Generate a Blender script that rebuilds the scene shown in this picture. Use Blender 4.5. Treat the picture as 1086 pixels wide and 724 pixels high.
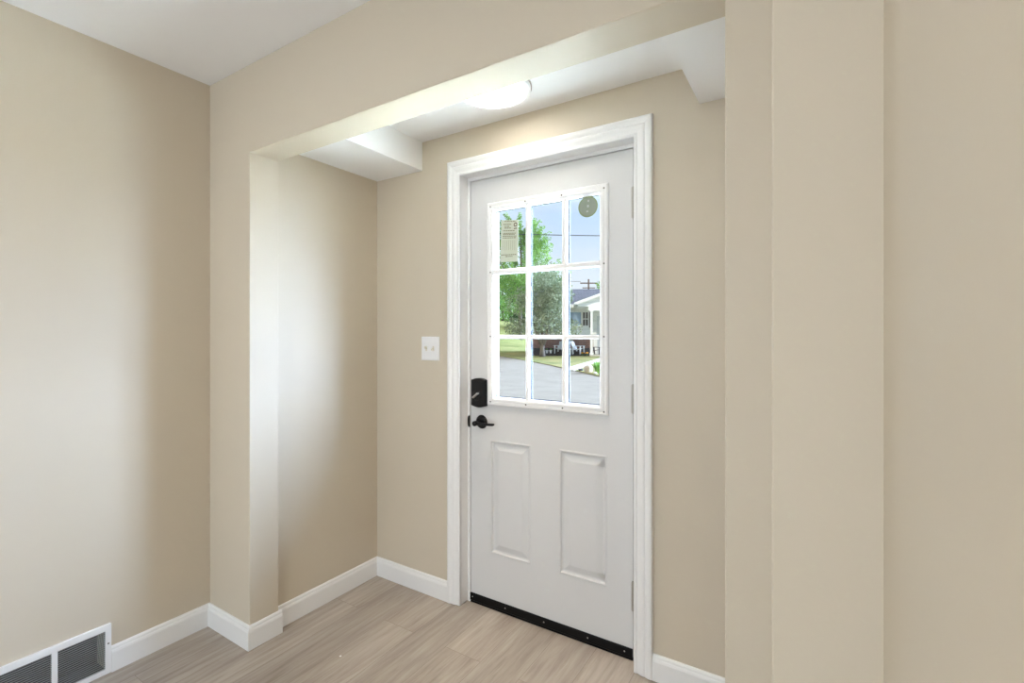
import bpy, bmesh, math, random
from mathutils import Vector, Matrix

for _o in list(bpy.data.objects):
    bpy.data.objects.remove(_o)
SC = bpy.context.scene
COL = SC.collection
R = math.radians

# ------------------------------------------------------------------ camera
W, Hpx = 1086, 724
FPX, PSI, CY, EYE = 513.8, 0.5626, 354.35, 1.31
cam_d = bpy.data.cameras.new('camera')
cam = bpy.data.objects.new('camera', cam_d)
COL.objects.link(cam)
cam.location = (0, 0, EYE)
cam.rotation_euler = (R(90), 0, PSI)
cam_d.sensor_width = 36
cam_d.lens = FPX / W * 36
cam_d.shift_y = (CY - Hpx / 2) / W
cam_d.clip_start = 0.02
cam_d.clip_end = 500
SC.camera = cam

# ------------------------------------------------------------------ view
vs = SC.view_settings
vs.view_transform = 'Standard'
vs.look = 'None'
vs.gamma = 1
vs.use_curve_mapping = False
vs.exposure = 0.10
SC.cycles.max_bounces = 12
SC.cycles.diffuse_bounces = 8
SC.cycles.transparent_max_bounces = 16
SC.cycles.use_denoising = True
SC.cycles.sample_clamp_indirect = 0

# ------------------------------------------------------------------ sky
world = bpy.data.worlds.new('sky')
SC.world = world
world.use_nodes = True
wn, wl = world.node_tree.nodes, world.node_tree.links
bg = wn['Background']
tc = wn.new('ShaderNodeTexCoord')
sx = wn.new('ShaderNodeSeparateXYZ')
wl.new(tc.outputs['Generated'], sx.inputs[0])
ramp = wn.new('ShaderNodeValToRGB')
wl.new(sx.outputs['Z'], ramp.inputs[0])
ramp.color_ramp.elements[0].position = 0.0
ramp.color_ramp.elements[0].color = (0.86, 0.90, 0.97, 1)
ramp.color_ramp.elements[1].position = 0.7
ramp.color_ramp.elements[1].color = (0.26, 0.46, 0.90, 1)
for p, c in ((0.12, (0.78, 0.87, 0.99, 1)), (0.22, (0.60, 0.76, 0.99, 1)), (0.32, (0.50, 0.69, 0.98, 1))):
    e = ramp.color_ramp.elements.new(p)
    e.color = c
wm = wn.new('ShaderNodeMapping')
wm.inputs['Scale'].default_value = (2.2, 2.2, 9)
wl.new(tc.outputs['Generated'], wm.inputs[0])
wz = wn.new('ShaderNodeTexNoise')
wz.inputs['Scale'].default_value = 1.6
wz.inputs['Detail'].default_value = 5
wl.new(wm.outputs[0], wz.inputs['Vector'])
wr = wn.new('ShaderNodeMapRange')
wr.inputs['From Min'].default_value = 0.48
wr.inputs['From Max'].default_value = 0.75
wr.inputs['To Max'].default_value = 0.45
wl.new(wz.outputs['Fac'], wr.inputs['Value'])
wx = wn.new('ShaderNodeMix')
wx.data_type = 'RGBA'
wx.inputs[7].default_value = (0.86, 0.90, 0.96, 1)
wl.new(wr.outputs[0], wx.inputs[0])
wl.new(ramp.outputs[0], wx.inputs[6])
wl.new(wx.outputs[2], bg.inputs['Color'])
bg.inputs['Strength'].default_value = 1.02


def light(name, kind, loc, direction, energy, color, **kw):
    d = bpy.data.lights.new(name, kind)
    d.energy = energy
    d.color = color
    for k, v in kw.items():
        setattr(d, k, v)
    o = bpy.data.objects.new(name, d)
    COL.objects.link(o)
    o.location = loc
    o.rotation_euler = Vector(direction).to_track_quat('-Z', 'Y').to_euler()
    return o


# the sun, high behind the house we stand in, lights the street and the neighbour's front
light('sun', 'SUN', (0, -5, 12), (-0.08, 0.74, -0.67), 2.9, (1.0, 0.88, 0.68), angle=R(1.5))
# broad bright haze low over the street: soft daylight that comes in through the glazed door
light('bright_haze', 'SUN', (6, 9, 8), (-0.685, -0.70, -0.19), 39.0, (0.56, 0.71, 1.0), angle=R(54))
# added cool fill in the rear wall's opening, tilted up to brighten ceilings
light('rear_fill', 'AREA', (-1.15, -2.93, 1.05), (0, 1, 0.46), 44, (0.72, 0.87, 1.0),
      shape='RECTANGLE', size=1.7, size_y=1.9)
# added fill for outdoor daylight; bounces off the unseen slab through the door glass
light('outdoor_fill', 'AREA', (0.2, 5.35, 2.75), (0, 0, -1), 7900, (0.60, 0.78, 1.0), shape='RECTANGLE', size=4.6, size_y=4.9, spread=R(62))
# added downward fill above and behind the camera to brighten the floor
light('room_down_fill', 'AREA', (-1.15, -0.75, 2.40), (0, 0, -1), 14, (1.0, 0.95, 0.88), shape='DISK', size=0.45)


# ------------------------------------------------------------------ materials
def new_mat(name):
    m = bpy.data.materials.new(name)
    m.use_nodes = True
    n, l = m.node_tree.nodes, m.node_tree.links
    return m, n, l, n['Principled BSDF']


def plain(name, col, rough=0.5, metal=0.0, var=0.03, scale=12.0, bump=0.0, bscale=200.0, spec=0.5):
    m, n, l, b = new_mat(name)
    b.inputs['Roughness'].default_value = rough
    b.inputs['Metallic'].default_value = metal
    b.inputs['Specular IOR Level'].default_value = spec
    t = n.new('ShaderNodeTexCoord')
    z = n.new('ShaderNodeTexNoise')
    z.inputs['Scale'].default_value = scale
    z.inputs['Detail'].default_value = 4
    l.new(t.outputs['Object'], z.inputs['Vector'])
    mx = n.new('ShaderNodeMix')
    mx.data_type = 'RGBA'
    mx.inputs[6].default_value = tuple(c * (1 - var) for c in col) + (1,)
    mx.inputs[7].default_value = tuple(min(1, c * (1 + var)) for c in col) + (1,)
    l.new(z.outputs['Fac'], mx.inputs[0])
    l.new(mx.outputs[2], b.inputs['Base Color'])
    if bump:
        z2 = n.new('ShaderNodeTexNoise')
        z2.inputs['Scale'].default_value = bscale
        z2.inputs['Detail'].default_value = 2
        l.new(t.outputs['Object'], z2.inputs['Vector'])
        bp = n.new('ShaderNodeBump')
        bp.inputs['Strength'].default_value = bump
        bp.inputs['Distance'].default_value = 0.002
        l.new(z2.outputs['Fac'], bp.inputs['Height'])
        l.new(bp.outputs[0], b.inputs['Normal'])
    return m


M = {}
M['wall'] = plain('beige_wall_paint', (0.615, 0.545, 0.44), 0.55, var=0.012, scale=1.5, bump=0.06, bscale=160, spec=0.35)
M['ceiling'] = plain('white_ceiling_paint', (0.87, 0.875, 0.89), 0.8, var=0.01, scale=2, bump=0.05, bscale=120, spec=0.2)
M['trim'] = plain('white_trim_paint', (0.82, 0.82, 0.825), 0.32, var=0.01, scale=4)
M['door'] = plain('white_door_paint', (0.665, 0.665, 0.67), 0.38, var=0.01, scale=3, bump=0.04, bscale=90)
M['plastic'] = plain('white_plastic', (0.84, 0.84, 0.85), 0.3, var=0.01)
M['black'] = plain('satin_black_metal', (0.005, 0.005, 0.006), 0.34, metal=0.0, var=0.1, spec=0.25)
M['rubber'] = plain('black_vinyl', (0.005, 0.005, 0.0055), 0.5, var=0.15, scale=60, spec=0.15)
M['nickel'] = plain('satin_nickel', (0.50, 0.48, 0.45), 0.35, metal=0.9, var=0.05)
M['seal'] = plain('dark_glazing_seal', (0.045, 0.06, 0.075), 0.6)
M['gap_shade'] = plain('taupe_gap_shade', (0.30, 0.25, 0.22), 0.7)
M['screw'] = plain('dark_screw', (0.10, 0.09, 0.085), 0.5)
M['dark'] = plain('dark_duct_metal', (0.03, 0.029, 0.028), 0.6)
M['slat'] = plain('grille_slat', (0.26, 0.26, 0.255), 0.5, var=0.02)
M['ivory'] = plain('warm_plastic', (0.72, 0.68, 0.60), 0.35)
M['paper'] = plain('pale_green_paper', (0.50, 0.54, 0.43), 0.8, var=0.04, scale=40)
M['ink'] = plain('grey_ink', (0.20, 0.19, 0.13), 0.8)
M['ink2'] = plain('dark_ink', (0.10, 0.06, 0.04), 0.8)
M['sticker'] = plain('grey_green_sticker', (0.20, 0.235, 0.185), 0.5, var=0.06, scale=30)
M['sticker_edge'] = plain('olive_sticker_edge', (0.17, 0.22, 0.11), 0.5)
M['sticker_mark'] = plain('pale_sticker_print', (0.42, 0.43, 0.44), 0.5)

m, n, l, b = new_mat('led_diffuser')
b.inputs['Base Color'].default_value = (0.9, 0.9, 0.9, 1)
b.inputs['Emission Color'].default_value = (1.0, 0.94, 0.86, 1)
b.inputs['Emission Strength'].default_value = 9.5
M['led'] = m

m, n, l, b = new_mat('clear_glass')
n.remove(b)
tr = n.new('ShaderNodeBsdfTransparent')
tr.inputs[0].default_value = (0.97, 0.985, 0.98, 1)
gl = n.new('ShaderNodeBsdfGlossy')
gl.inputs['Roughness'].default_value = 0.02
ms = n.new('ShaderNodeMixShader')
ms.inputs[0].default_value = 0.02
l.new(tr.outputs[0], ms.inputs[1])
l.new(gl.outputs[0], ms.inputs[2])
l.new(ms.outputs[0], n['Material Output'].inputs[0])
M['glass'] = m

# floor: grey brown vinyl planks running towards the door wall
m, n, l, b = new_mat('vinyl_plank_floor')
t = n.new('ShaderNodeTexCoord')
mp = n.new('ShaderNodeMapping')
mp.inputs['Rotation'].default_value = (0, 0, R(90))
mp.inputs['Location'].default_value = (0.35, 0.06, 0)
l.new(t.outputs['Object'], mp.inputs[0])
br = n.new('ShaderNodeTexBrick')
br.offset = 0.37
br.offset_frequency = 2
br.inputs['Scale'].default_value = 1
br.inputs['Brick Width'].default_value = 1.22
br.inputs['Row Height'].default_value = 0.18
br.inputs['Mortar Size'].default_value = 0.0009
br.inputs['Mortar Smooth'].default_value = 0.3
br.inputs['Bias'].default_value = 0
br.inputs['Color1'].default_value = (0.0, 0.0, 0.0, 1)
br.inputs['Color2'].default_value = (1, 1, 1, 1)
br.inputs['Mortar'].default_value = (0.5, 0.5, 0.5, 1)
l.new(mp.outputs[0], br.inputs['Vector'])
# grain stretched along the plank, shifted per plank
vm = n.new('ShaderNodeVectorMath')
vm.operation = 'MULTIPLY_ADD'
vm.inputs[1].default_value = (7.0, 7.0, 7.0)
l.new(br.outputs['Color'], vm.inputs[0])
l.new(mp.outputs[0], vm.inputs[2])
mg = n.new('ShaderNodeMapping')
mg.inputs['Scale'].default_value = (1.6, 22, 1)
l.new(vm.outputs[0], mg.inputs[0])
g1 = n.new('ShaderNodeTexNoise')
g1.inputs['Scale'].default_value = 2.2
g1.inputs['Detail'].default_value = 8
g1.inputs['Roughness'].default_value = 0.65
g1.inputs['Distortion'].default_value = 0.6
l.new(mg.outputs[0], g1.inputs['Vector'])
mg2 = n.new('ShaderNodeMapping')
mg2.inputs['Scale'].default_value = (0.9, 4.0, 1)
l.new(vm.outputs[0], mg2.inputs[0])
g2 = n.new('ShaderNodeTexNoise')
g2.inputs['Scale'].default_value = 1.8
g2.inputs['Detail'].default_value = 4
l.new(mg2.outputs[0], g2.inputs['Vector'])
cr = n.new('ShaderNodeValToRGB')
cr.color_ramp.elements[0].position = 0.34
cr.color_ramp.elements[0].color = (0.25, 0.210, 0.175, 1)
cr.color_ramp.elements[1].position = 0.67
cr.color_ramp.elements[1].color = (0.48, 0.435, 0.39, 1)
e = cr.color_ramp.elements.new(0.5)
e.color = (0.375, 0.328, 0.285, 1)
ad = n.new('ShaderNodeMath')
ad.operation = 'MULTIPLY_ADD'
ad.inputs[1].default_value = 0.55
l.new(g1.outputs['Fac'], ad.inputs[0])
a2 = n.new('ShaderNodeMath')
a2.operation = 'MULTIPLY'
a2.inputs[1].default_value = 0.45
l.new(g2.outputs['Fac'], a2.inputs[0])
l.new(a2.outputs[0], ad.inputs[2])
l.new(ad.outputs[0], cr.inputs[0])
tn = n.new('ShaderNodeMapRange')
tn.inputs['To Min'].default_value = 0.87
tn.inputs['To Max'].default_value = 1.13
l.new(br.outputs['Color'], tn.inputs['Value'])
sc_ = n.new('ShaderNodeVectorMath')
sc_.operation = 'SCALE'
l.new(cr.outputs[0], sc_.inputs[0])
l.new(tn.outputs[0], sc_.inputs['Scale'])
mo = n.new('ShaderNodeMix')
mo.data_type = 'RGBA'
mo.inputs[7].default_value = (0.22, 0.18, 0.15, 1)
l.new(br.outputs['Fac'], mo.inputs[0])
l.new(sc_.outputs[0], mo.inputs[6])
l.new(mo.outputs[2], b.inputs['Base Color'])
b.inputs['Roughness'].default_value = 0.48
b.inputs['Specular IOR Level'].default_value = 0.4
M['floor'] = m


def ramp_mat(name, cols, scale=5.0, rough=0.9, detail=6, stretch=(1, 1, 1), bump=0.0, spec=0.2, trans=0.0):
    m, n, l, b = new_mat(name)
    t = n.new('ShaderNodeTexCoord')
    mp = n.new('ShaderNodeMapping')
    mp.inputs['Scale'].default_value = stretch
    l.new(t.outputs['Object'], mp.inputs[0])
    z = n.new('ShaderNodeTexNoise')
    z.inputs['Scale'].default_value = scale
    z.inputs['Detail'].default_value = detail
    z.inputs['Roughness'].default_value = 0.65
    l.new(mp.outputs[0], z.inputs['Vector'])
    c = n.new('ShaderNodeValToRGB')
    el = c.color_ramp.elements
    k = len(cols)
    el[0].position = 0.3
    el[0].color = cols[0] + (1,)
    el[1].position = 0.7
    el[1].color = cols[-1] + (1,)
    for i in range(1, k - 1):
        q = el.new(0.3 + 0.4 * i / (k - 1))
        q.color = cols[i] + (1,)
    l.new(z.outputs['Fac'], c.inputs[0])
    l.new(c.outputs[0], b.inputs['Base Color'])
    b.inputs['Roughness'].default_value = rough
    b.inputs['Specular IOR Level'].default_value = spec
    if bump:
        bp = n.new('ShaderNodeBump')
        bp.inputs['Strength'].default_value = bump
        l.new(z.outputs['Fac'], bp.inputs['Height'])
        l.new(bp.outputs[0], b.inputs['Normal'])
    if trans:
        tb = n.new('ShaderNodeBsdfTranslucent')
        l.new(c.outputs[0], tb.inputs[0])
        ms = n.new('ShaderNodeMixShader')
        ms.inputs[0].default_value = trans
        l.new(b.outputs[0], ms.inputs[1])
        l.new(tb.outputs[0], ms.inputs[2])
        l.new(ms.outputs[0], n['Material Output'].inputs[0])
    return m


M['road'] = ramp_mat('pale_asphalt', [(0.22, 0.186, 0.138), (0.25, 0.213, 0.160), (0.275, 0.237, 0.182)], 1.3, 0.9)
M['grass'] = ramp_mat('dry_lawn', [(0.10, 0.13, 0.03), (0.21, 0.20, 0.062), (0.33, 0.26, 0.10)], 0.8, 0.95, stretch=(1, 1, 1))
M['hillgrass'] = ramp_mat('green_lawn', [(0.14, 0.17, 0.04), (0.21, 0.225, 0.065), (0.28, 0.265, 0.095)], 0.5, 0.95)
M['path'] = ramp_mat('concrete_path', [(0.46, 0.42, 0.34), (0.56, 0.52, 0.43)], 3, 0.9)
M['mulch'] = ramp_mat('dark_mulch', [(0.02, 0.018, 0.02), (0.06, 0.05, 0.05)], 12, 0.95)
M['leaf_bright'] = ramp_mat('bright_leaves', [(0.09, 0.18, 0.035), (0.17, 0.31, 0.06), (0.30, 0.44, 0.12)], 1.4, 0.6, trans=0.3)
M['leaf_dusty'] = ramp_mat('dusty_leaves', [(0.12, 0.16, 0.085), (0.22, 0.26, 0.15), (0.34, 0.37, 0.24)], 1.6, 0.6, trans=0.2)
M['leaf_dark'] = ramp_mat('dark_leaves', [(0.04, 0.085, 0.04), (0.08, 0.15, 0.06), (0.13, 0.22, 0.09)], 1.2, 0.6, trans=0.2)
M['leaf_mid'] = ramp_mat('mid_leaves', [(0.07, 0.17, 0.03), (0.13, 0.27, 0.05), (0.22, 0.37, 0.09)], 1.0, 0.6, trans=0.25)
M['bark'] = ramp_mat('grey_bark', [(0.10, 0.085, 0.07), (0.20, 0.17, 0.14)], 4, 0.9, stretch=(3, 3, 0.6))
M['pole'] = ramp_mat('weathered_pole_wood', [(0.09, 0.06, 0.045), (0.16, 0.11, 0.08)], 3, 0.9, stretch=(4, 4, 0.4))
M['wire'] = plain('black_wire', (0.03, 0.03, 0.035), 0.6)
M['hosta'] = ramp_mat('fresh_leaves', [(0.09, 0.22, 0.03), (0.18, 0.38, 0.06), (0.32, 0.5, 0.14)], 6, 0.5, trans=0.25)
M['rock'] = ramp_mat('tan_rock', [(0.34, 0.29, 0.22), (0.52, 0.46, 0.36)], 5, 0.9, bump=0.3)
M['rock_dark'] = ramp_mat('dark_rock', [(0.05, 0.05, 0.055), (0.12, 0.115, 0.12)], 5, 0.9)
M['rock_white'] = ramp_mat('white_rock', [(0.6, 0.6, 0.6), (0.75, 0.75, 0.75)], 5, 0.9)
M['white'] = plain('white_outdoor_paint', (0.82, 0.82, 0.83), 0.5, var=0.02)
M['offgrey'] = plain('pale_grey_door_paint', (0.60, 0.63, 0.66), 0.5)
M['slate_paint'] = plain('black_shutter_paint', (0.025, 0.025, 0.035), 0.5)
M['sash_dark'] = plain('dark_window_glass', (0.035, 0.03, 0.035), 0.15)
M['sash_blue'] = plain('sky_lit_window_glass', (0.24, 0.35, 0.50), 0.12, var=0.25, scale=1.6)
M['flower'] = ramp_mat('marigold_petals', [(0.75, 0.28, 0.02), (0.85, 0.45, 0.03)], 6, 0.7)
M['darkfab'] = plain('dark_chair_frame', (0.03, 0.03, 0.035), 0.5)

m, n, l, b = new_mat('asphalt_shingles')
t = n.new('ShaderNodeTexCoord')
bk = n.new('ShaderNodeTexBrick')
bk.inputs['Scale'].default_value = 1
bk.inputs['Brick Width'].default_value = 0.5
bk.inputs['Row Height'].default_value = 0.16
bk.inputs['Mortar Size'].default_value = 0.012
bk.inputs['Color1'].default_value = (0.075, 0.072, 0.078, 1)
bk.inputs['Color2'].default_value = (0.115, 0.112, 0.12, 1)
bk.inputs['Mortar'].default_value = (0.045, 0.044, 0.05, 1)
l.new(t.outputs['Object'], bk.inputs['Vector'])
l.new(bk.outputs[0], b.inputs['Base Color'])
b.inputs['Roughness'].default_value = 0.9
M['shingle'] = m

m, n, l, b = new_mat('red_brick')
t = n.new('ShaderNodeTexCoord')
mp = n.new('ShaderNodeMapping')
mp.inputs['Rotation'].default_value = (R(90), 0, 0)
l.new(t.outputs['Object'], mp.inputs[0])
bk = n.new('ShaderNodeTexBrick')
bk.inputs['Scale'].default_value = 1
bk.inputs['Brick Width'].default_value = 0.22
bk.inputs['Row Height'].default_value = 0.075
bk.inputs['Mortar Size'].default_value = 0.008
bk.inputs['Color1'].default_value = (0.20, 0.085, 0.065, 1)
bk.inputs['Color2'].default_value = (0.29, 0.13, 0.10, 1)
bk.inputs['Mortar'].default_value = (0.30, 0.25, 0.22, 1)
l.new(mp.outputs[0], bk.inputs['Vector'])
l.new(bk.outputs[0], b.inputs['Base Color'])
b.inputs['Roughness'].default_value = 0.9
M['brick'] = m

m, n, l, b = new_mat('white_lap_siding')
t = n.new('ShaderNodeTexCoord')
wv = n.new('ShaderNodeTexWave')
wv.wave_type = 'BANDS'
wv.bands_direction = 'Z'
wv.wave_profile = 'SAW'
wv.inputs['Scale'].default_value = 0.5
l.new(t.outputs['Object'], wv.inputs['Vector'])
cr = n.new('ShaderNodeValToRGB')
cr.color_ramp.elements[0].color = (0.70, 0.71, 0.72, 1)
cr.color_ramp.elements[1].position = 0.25
cr.color_ramp.elements[1].color = (0.82, 0.83, 0.84, 1)
l.new(wv.outputs['Fac'], cr.inputs[0])
l.new(cr.outputs[0], b.inputs['Base Color'])
b.inputs['Roughness'].default_value = 0.6
M['siding'] = m


# ------------------------------------------------------------------ helpers
def finish(bm, name, mat, parent=None, smooth=False, bevel=0.0, seg=2, loc=None):
    """link a bmesh as ONE mesh object"""
    bmesh.ops.recalc_face_normals(bm, faces=bm.faces)
    me = bpy.data.meshes.new(name)
    bm.to_mesh(me)
    bm.free()
    me.materials.append(M[mat] if isinstance(mat, str) else mat)
    if smooth:
        for p in me.polygons:
            p.use_smooth = True
    o = bpy.data.objects.new(name, me)
    COL.objects.link(o)
    if parent is not None:
        o.parent = parent
        inv = parent_matrix(parent).inverted()
        me.transform(inv)
    if bevel:
        md = o.modifiers.new('bevel', 'BEVEL')
        md.width = bevel
        md.segments = seg
        md.limit_method = 'ANGLE'
        md.angle_limit = R(40)
    return o


def parent_matrix(p):
    mm = Matrix.LocRotScale(p.location, p.rotation_euler, p.scale)
    return (parent_matrix(p.parent) @ mm) if p.parent else mm


def struct(name, bm, mat, parent=None, **kw):
    o = finish(bm, name, mat, parent, **kw)
    if parent is None:
        o['kind'] = 'structure'
    return o


def thing(name, label, cat, loc=(0, 0, 0), rotz=0.0, group=None):
    o = bpy.data.objects.new(name, None)
    COL.objects.link(o)
    o.empty_display_size = 0.1
    o.location = loc
    o.rotation_euler = (0, 0, rotz)
    tag(o, label, cat, group)
    return o


def tag(o, label, cat, group=None):
    o['label'] = label
    o['category'] = cat
    if group:
        o['group'] = group


def box(bm, x0, x1, y0, y1, z0, z1, mtx=None):
    v = [bm.verts.new((x, y, z)) for z in (z0, z1) for y in (y0, y1) for x in (x0, x1)]
    if mtx:
        for q in v:
            q.co = mtx @ q.co
    for f in ((0, 1, 3, 2), (4, 6, 7, 5), (0, 4, 5, 1), (2, 3, 7, 6), (0, 2, 6, 4), (1, 5, 7, 3)):
        bm.faces.new([v[i] for i in f])
    return v


def B(*boxes):
    bm = bmesh.new()
    for q in boxes:
        box(bm, *q)
    return bm


def prism(bm, pts, axis, a, b_):
    """closed 2D outline extruded along an axis"""
    def co(p, h):
        if axis == 'y':
            return (p[0], h, p[1])
        if axis == 'x':
            return (h, p[0], p[1])
        return (p[0], p[1], h)
    A = [bm.verts.new(co(p, a)) for p in pts]
    C_ = [bm.verts.new(co(p, b_)) for p in pts]
    bm.faces.new(A)
    bm.faces.new(C_[::-1])
    k = len(pts)
    for i in range(k):
        bm.faces.new((A[i], C_[i], C_[(i + 1) % k], A[(i + 1) % k]))


def sweep(bm, path, prof, up, closed_ends=True):
    """profile (a outwards, b along 'up') swept along a flat mitred path; up = the plane's normal"""
    up = Vector(up)
    P = [Vector(p) for p in path]
    dirs = [(P[i + 1] - P[i]).normalized() for i in range(len(P) - 1)]
    nrm = [d.cross(up).normalized() for d in dirs]
    rings = []
    for i, p in enumerate(P):
        if i == 0:
            nv = nrm[0]
        elif i == len(P) - 1:
            nv = nrm[-1]
        else:
            nv = nrm[i - 1] + nrm[i]
            nv = nv / nv.dot(nrm[i])
        rings.append([bm.verts.new(p + nv * a + up * b_) for a, b_ in prof])
    k = len(prof)
    for i in range(len(P) - 1):
        for j in range(k):
            bm.faces.new((rings[i][j], rings[i][(j + 1) % k], rings[i + 1][(j + 1) % k], rings[i + 1][j]))
    if closed_ends:
        bm.faces.new(rings[0])
        bm.faces.new(rings[-1][::-1])


def cyl(bm, p0, p1, r0, r1=None, seg=16, caps=True):
    r1 = r0 if r1 is None else r1
    p0, p1 = Vector(p0), Vector(p1)
    d = (p1 - p0).normalized()
    a = d.orthogonal().normalized()
    c = d.cross(a)
    rings = []
    for p, r in ((p0, r0), (p1, r1)):
        rings.append([bm.verts.new(p + (a * math.cos(2 * math.pi * i / seg) + c * math.sin(2 * math.pi * i / seg)) * r) for i in range(seg)])
    for i in range(seg):
        j = (i + 1) % seg
        bm.faces.new((rings[0][i], rings[0][j], rings[1][j], rings[1][i]))
    if caps:
        bm.faces.new(rings[0][::-1])
        bm.faces.new(rings[1])


def tube(bm, pts, radii, seg=8):
    """bent tapering tube"""
    P = [Vector(p) for p in pts]
    rings = []
    for i, p in enumerate(P):
        d = (P[min(i + 1, len(P) - 1)] - P[max(i - 1, 0)]).normalized()
        a = d.cross(Vector((0.31, 0.17, 0.93))).normalized()
        c = d.cross(a)
        r = radii[i] if isinstance(radii, (list, tuple)) else radii
        rings.append([bm.verts.new(p + (a * math.cos(2 * math.pi * k / seg) + c * math.sin(2 * math.pi * k / seg)) * r) for k in range(seg)])
    for i in range(len(P) - 1):
        for k in range(seg):
            j = (k + 1) % seg
            bm.faces.new((rings[i][k], rings[i][j], rings[i + 1][j], rings[i + 1][k]))
    bm.faces.new(rings[0][::-1])
    bm.faces.new(rings[-1])


def lathe(bm, prof, origin, axis, seg=40):
    """(radius, height) profile turned about an axis through origin"""
    o = Vector(origin)
    d = Vector(axis).normalized()
    a = d.orthogonal().normalized()
    c = d.cross(a)
    rings = []
    for r, h in prof:
        if r < 1e-6:
            rings.append([bm.verts.new(o + d * h)])
        else:
            rings.append([bm.verts.new(o + d * h + (a * math.cos(2 * math.pi * i / seg) + c * math.sin(2 * math.pi * i / seg)) * r) for i in range(seg)])
    for q in range(len(prof) - 1):
        A, C_ = rings[q], rings[q + 1]
        for i in range(seg):
            j = (i + 1) % seg
            if len(A) == 1 and len(C_) == 1:
                continue
            if len(A) == 1:
                bm.faces.new((A[0], C_[i], C_[j]))
            elif len(C_) == 1:
                bm.faces.new((A[i], C_[0], A[j]))
            else:
                bm.faces.new((A[i], C_[i], C_[j], A[j]))


# ------------------------------------------------------------------ the room
XL, XJ, XA, XS1, XS2 = -2.326, -2.001, -2.036, -1.705, -0.361
YH, YB, YD = 1.124, 1.252, 1.847
ZC, ZH, ZA, ZS = 2.434, 2.0686, 2.2878, 2.1438
XO = -0.168                    # right edge of the opening
Y2, X818, XR = 0.82, -0.0578, 0.0755
XAR = -0.13                    # right wall of the entry

struct('floor', B((-2.45, 0.25, -3.1, 1.96, -0.22, 0.0)), 'floor')
struct('ceiling', B((-2.45, 0.25, -3.1, YB, ZC, ZC + 0.12)), 'ceiling')
struct('ceiling_entry', B((-2.16, 0.05, YB, 1.99, ZA, ZC + 0.12)), 'ceiling')
struct('ceiling_soffit_left', B((XA, XS1, YB, YD, ZS, ZA)), 'ceiling')
struct('ceiling_soffit_right', B((XS2, XAR, YB, YD, ZS, ZA)), 'ceiling')

VY0, VY1, VZ0, VZ1 = 0.449, 0.741, 0.022, 0.169    # hole behind the grille
bm = bmesh.new()
prism(bm, [(-3.1, 0), (VY0, 0), (VY0, VZ1), (VY1, VZ1), (VY1, 0), (YB, 0), (YB, ZC), (-3.1, ZC)], 'x', -2.44, XL)
struct('wall_left', bm, 'wall')

bm = bmesh.new()
prism(bm, [(XL, 0), (XJ, 0), (XJ, ZH), (XO, ZH), (XO, 0), (0.2, 0), (0.2, ZC), (XL, ZC)], 'y', YH, YB)
struct('wall_front', bm, 'wall', bevel=0.003)

struct('wall_entry_left', B((-2.16, XA, YB, 1.99, 0, ZA)), 'wall')
struct('wall_entry_right', B((XAR, 0.05, YB, 1.99, 0, ZA)), 'wall')
bm = bmesh.new()
DX0, DX1, DZ = -1.4905, -0.5660, 2.110     # rough opening
prism(bm, [(XA, 0), (DX0, 0), (DX0, DZ), (DX1, DZ), (DX1, 0), (XAR, 0), (XAR, ZA), (XA, ZA)], 'y', YD, 1.99)
struct('wall_back', bm, 'wall')
struct('wall_pier', B((X818, 0.2, Y2, YH, 0, ZC)), 'wall', bevel=0.0025)
struct('wall_right', B((XR, 0.2, -3.1, Y2, 0, ZC)), 'wall')
bm = bmesh.new()
wx0, wx1, wz0, wz1 = -2.0, -0.3, 0.05, 2.05
for q in ((XL, XR, 0, wz0), (XL, XR, wz1, ZC), (XL, wx0, wz0, wz1), (wx1, XR, wz0, wz1)):
    box(bm, q[0], q[1], -3.1, -2.98, q[2], q[3])
struct('wall_rear', bm, 'wall')

# baseboards
BASE = [(0, 0), (0.0135, 0), (0.0135, 0.074), (0.0115, 0.082), (0.0095, 0.085), (0.0085, 0.092), (0.0055, 0.0975), (0, 0.099)]


def baseboard(name, path):
    bm = bmesh.new()
    sweep(bm, [(x, y, 0) for x, y in path], BASE, (0, 0, 1))
    struct(name, bm, 'trim', bevel=0.0008, seg=1)


baseboard('baseboard_left', [(XL, 0.7605), (XL, YH), (XJ, YH), (XJ, YB + 0.012)])
baseboard('baseboard_left_rear', [(XL, -2.97), (XL, 0.4295)])
baseboard('baseboard_entry', [(XA, YB + 0.0125), (XA, YD), (-1.5305, YD)])
baseboard('baseboard_back', [(-0.5365, YD), (XAR, YD)])
baseboard('baseboard_front', [(XO, YH), (X818, YH), (X818, Y2), (XR, Y2), (XR, -2.97)])

# door casing (colonial profile, mitred) and jamb
CX0, CX1, CZ = -1.4555, -0.6015, 2.0735
CAS = [(0.0, 0.0), (0.0, 0.010), (0.004, 0.0125), (0.010, 0.0125), (0.013, 0.0105), (0.018, 0.0115), (0.030, 0.0155),
       (0.040, 0.0165), (0.044, 0.0145), (0.048, 0.0165), (0.056, 0.0195), (0.066, 0.0205), (0.0715, 0.018), (0.0735, 0.0)]
bm = bmesh.new()
sweep(bm, [(CX0, YD, 0.004), (CX0, YD, CZ), (CX1, YD, CZ), (CX1, YD, 0.004)], [(-a, b_) for a, b_ in CAS], (0, -1, 0))
struct('trim_1', bm, 'trim')
YJ = 1.900                      # face of the door frame
bm = bmesh.new()
for q in ((DX0, CX0, YD - 0.004, YJ, 0.004, DZ), (CX1, DX1, YD - 0.004, YJ, 0.004, DZ), (CX0, CX1, YD - 0.004, YJ, CZ, DZ)):
    box(bm, *q)
struct('trim_2', bm, 'trim', bevel=0.001, seg=1)
bm = bmesh.new()
SX0, SX1, SZ0, SZ1, SY = -1.4395, -0.6265, 0.012, 2.0555, 1.9045
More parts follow.
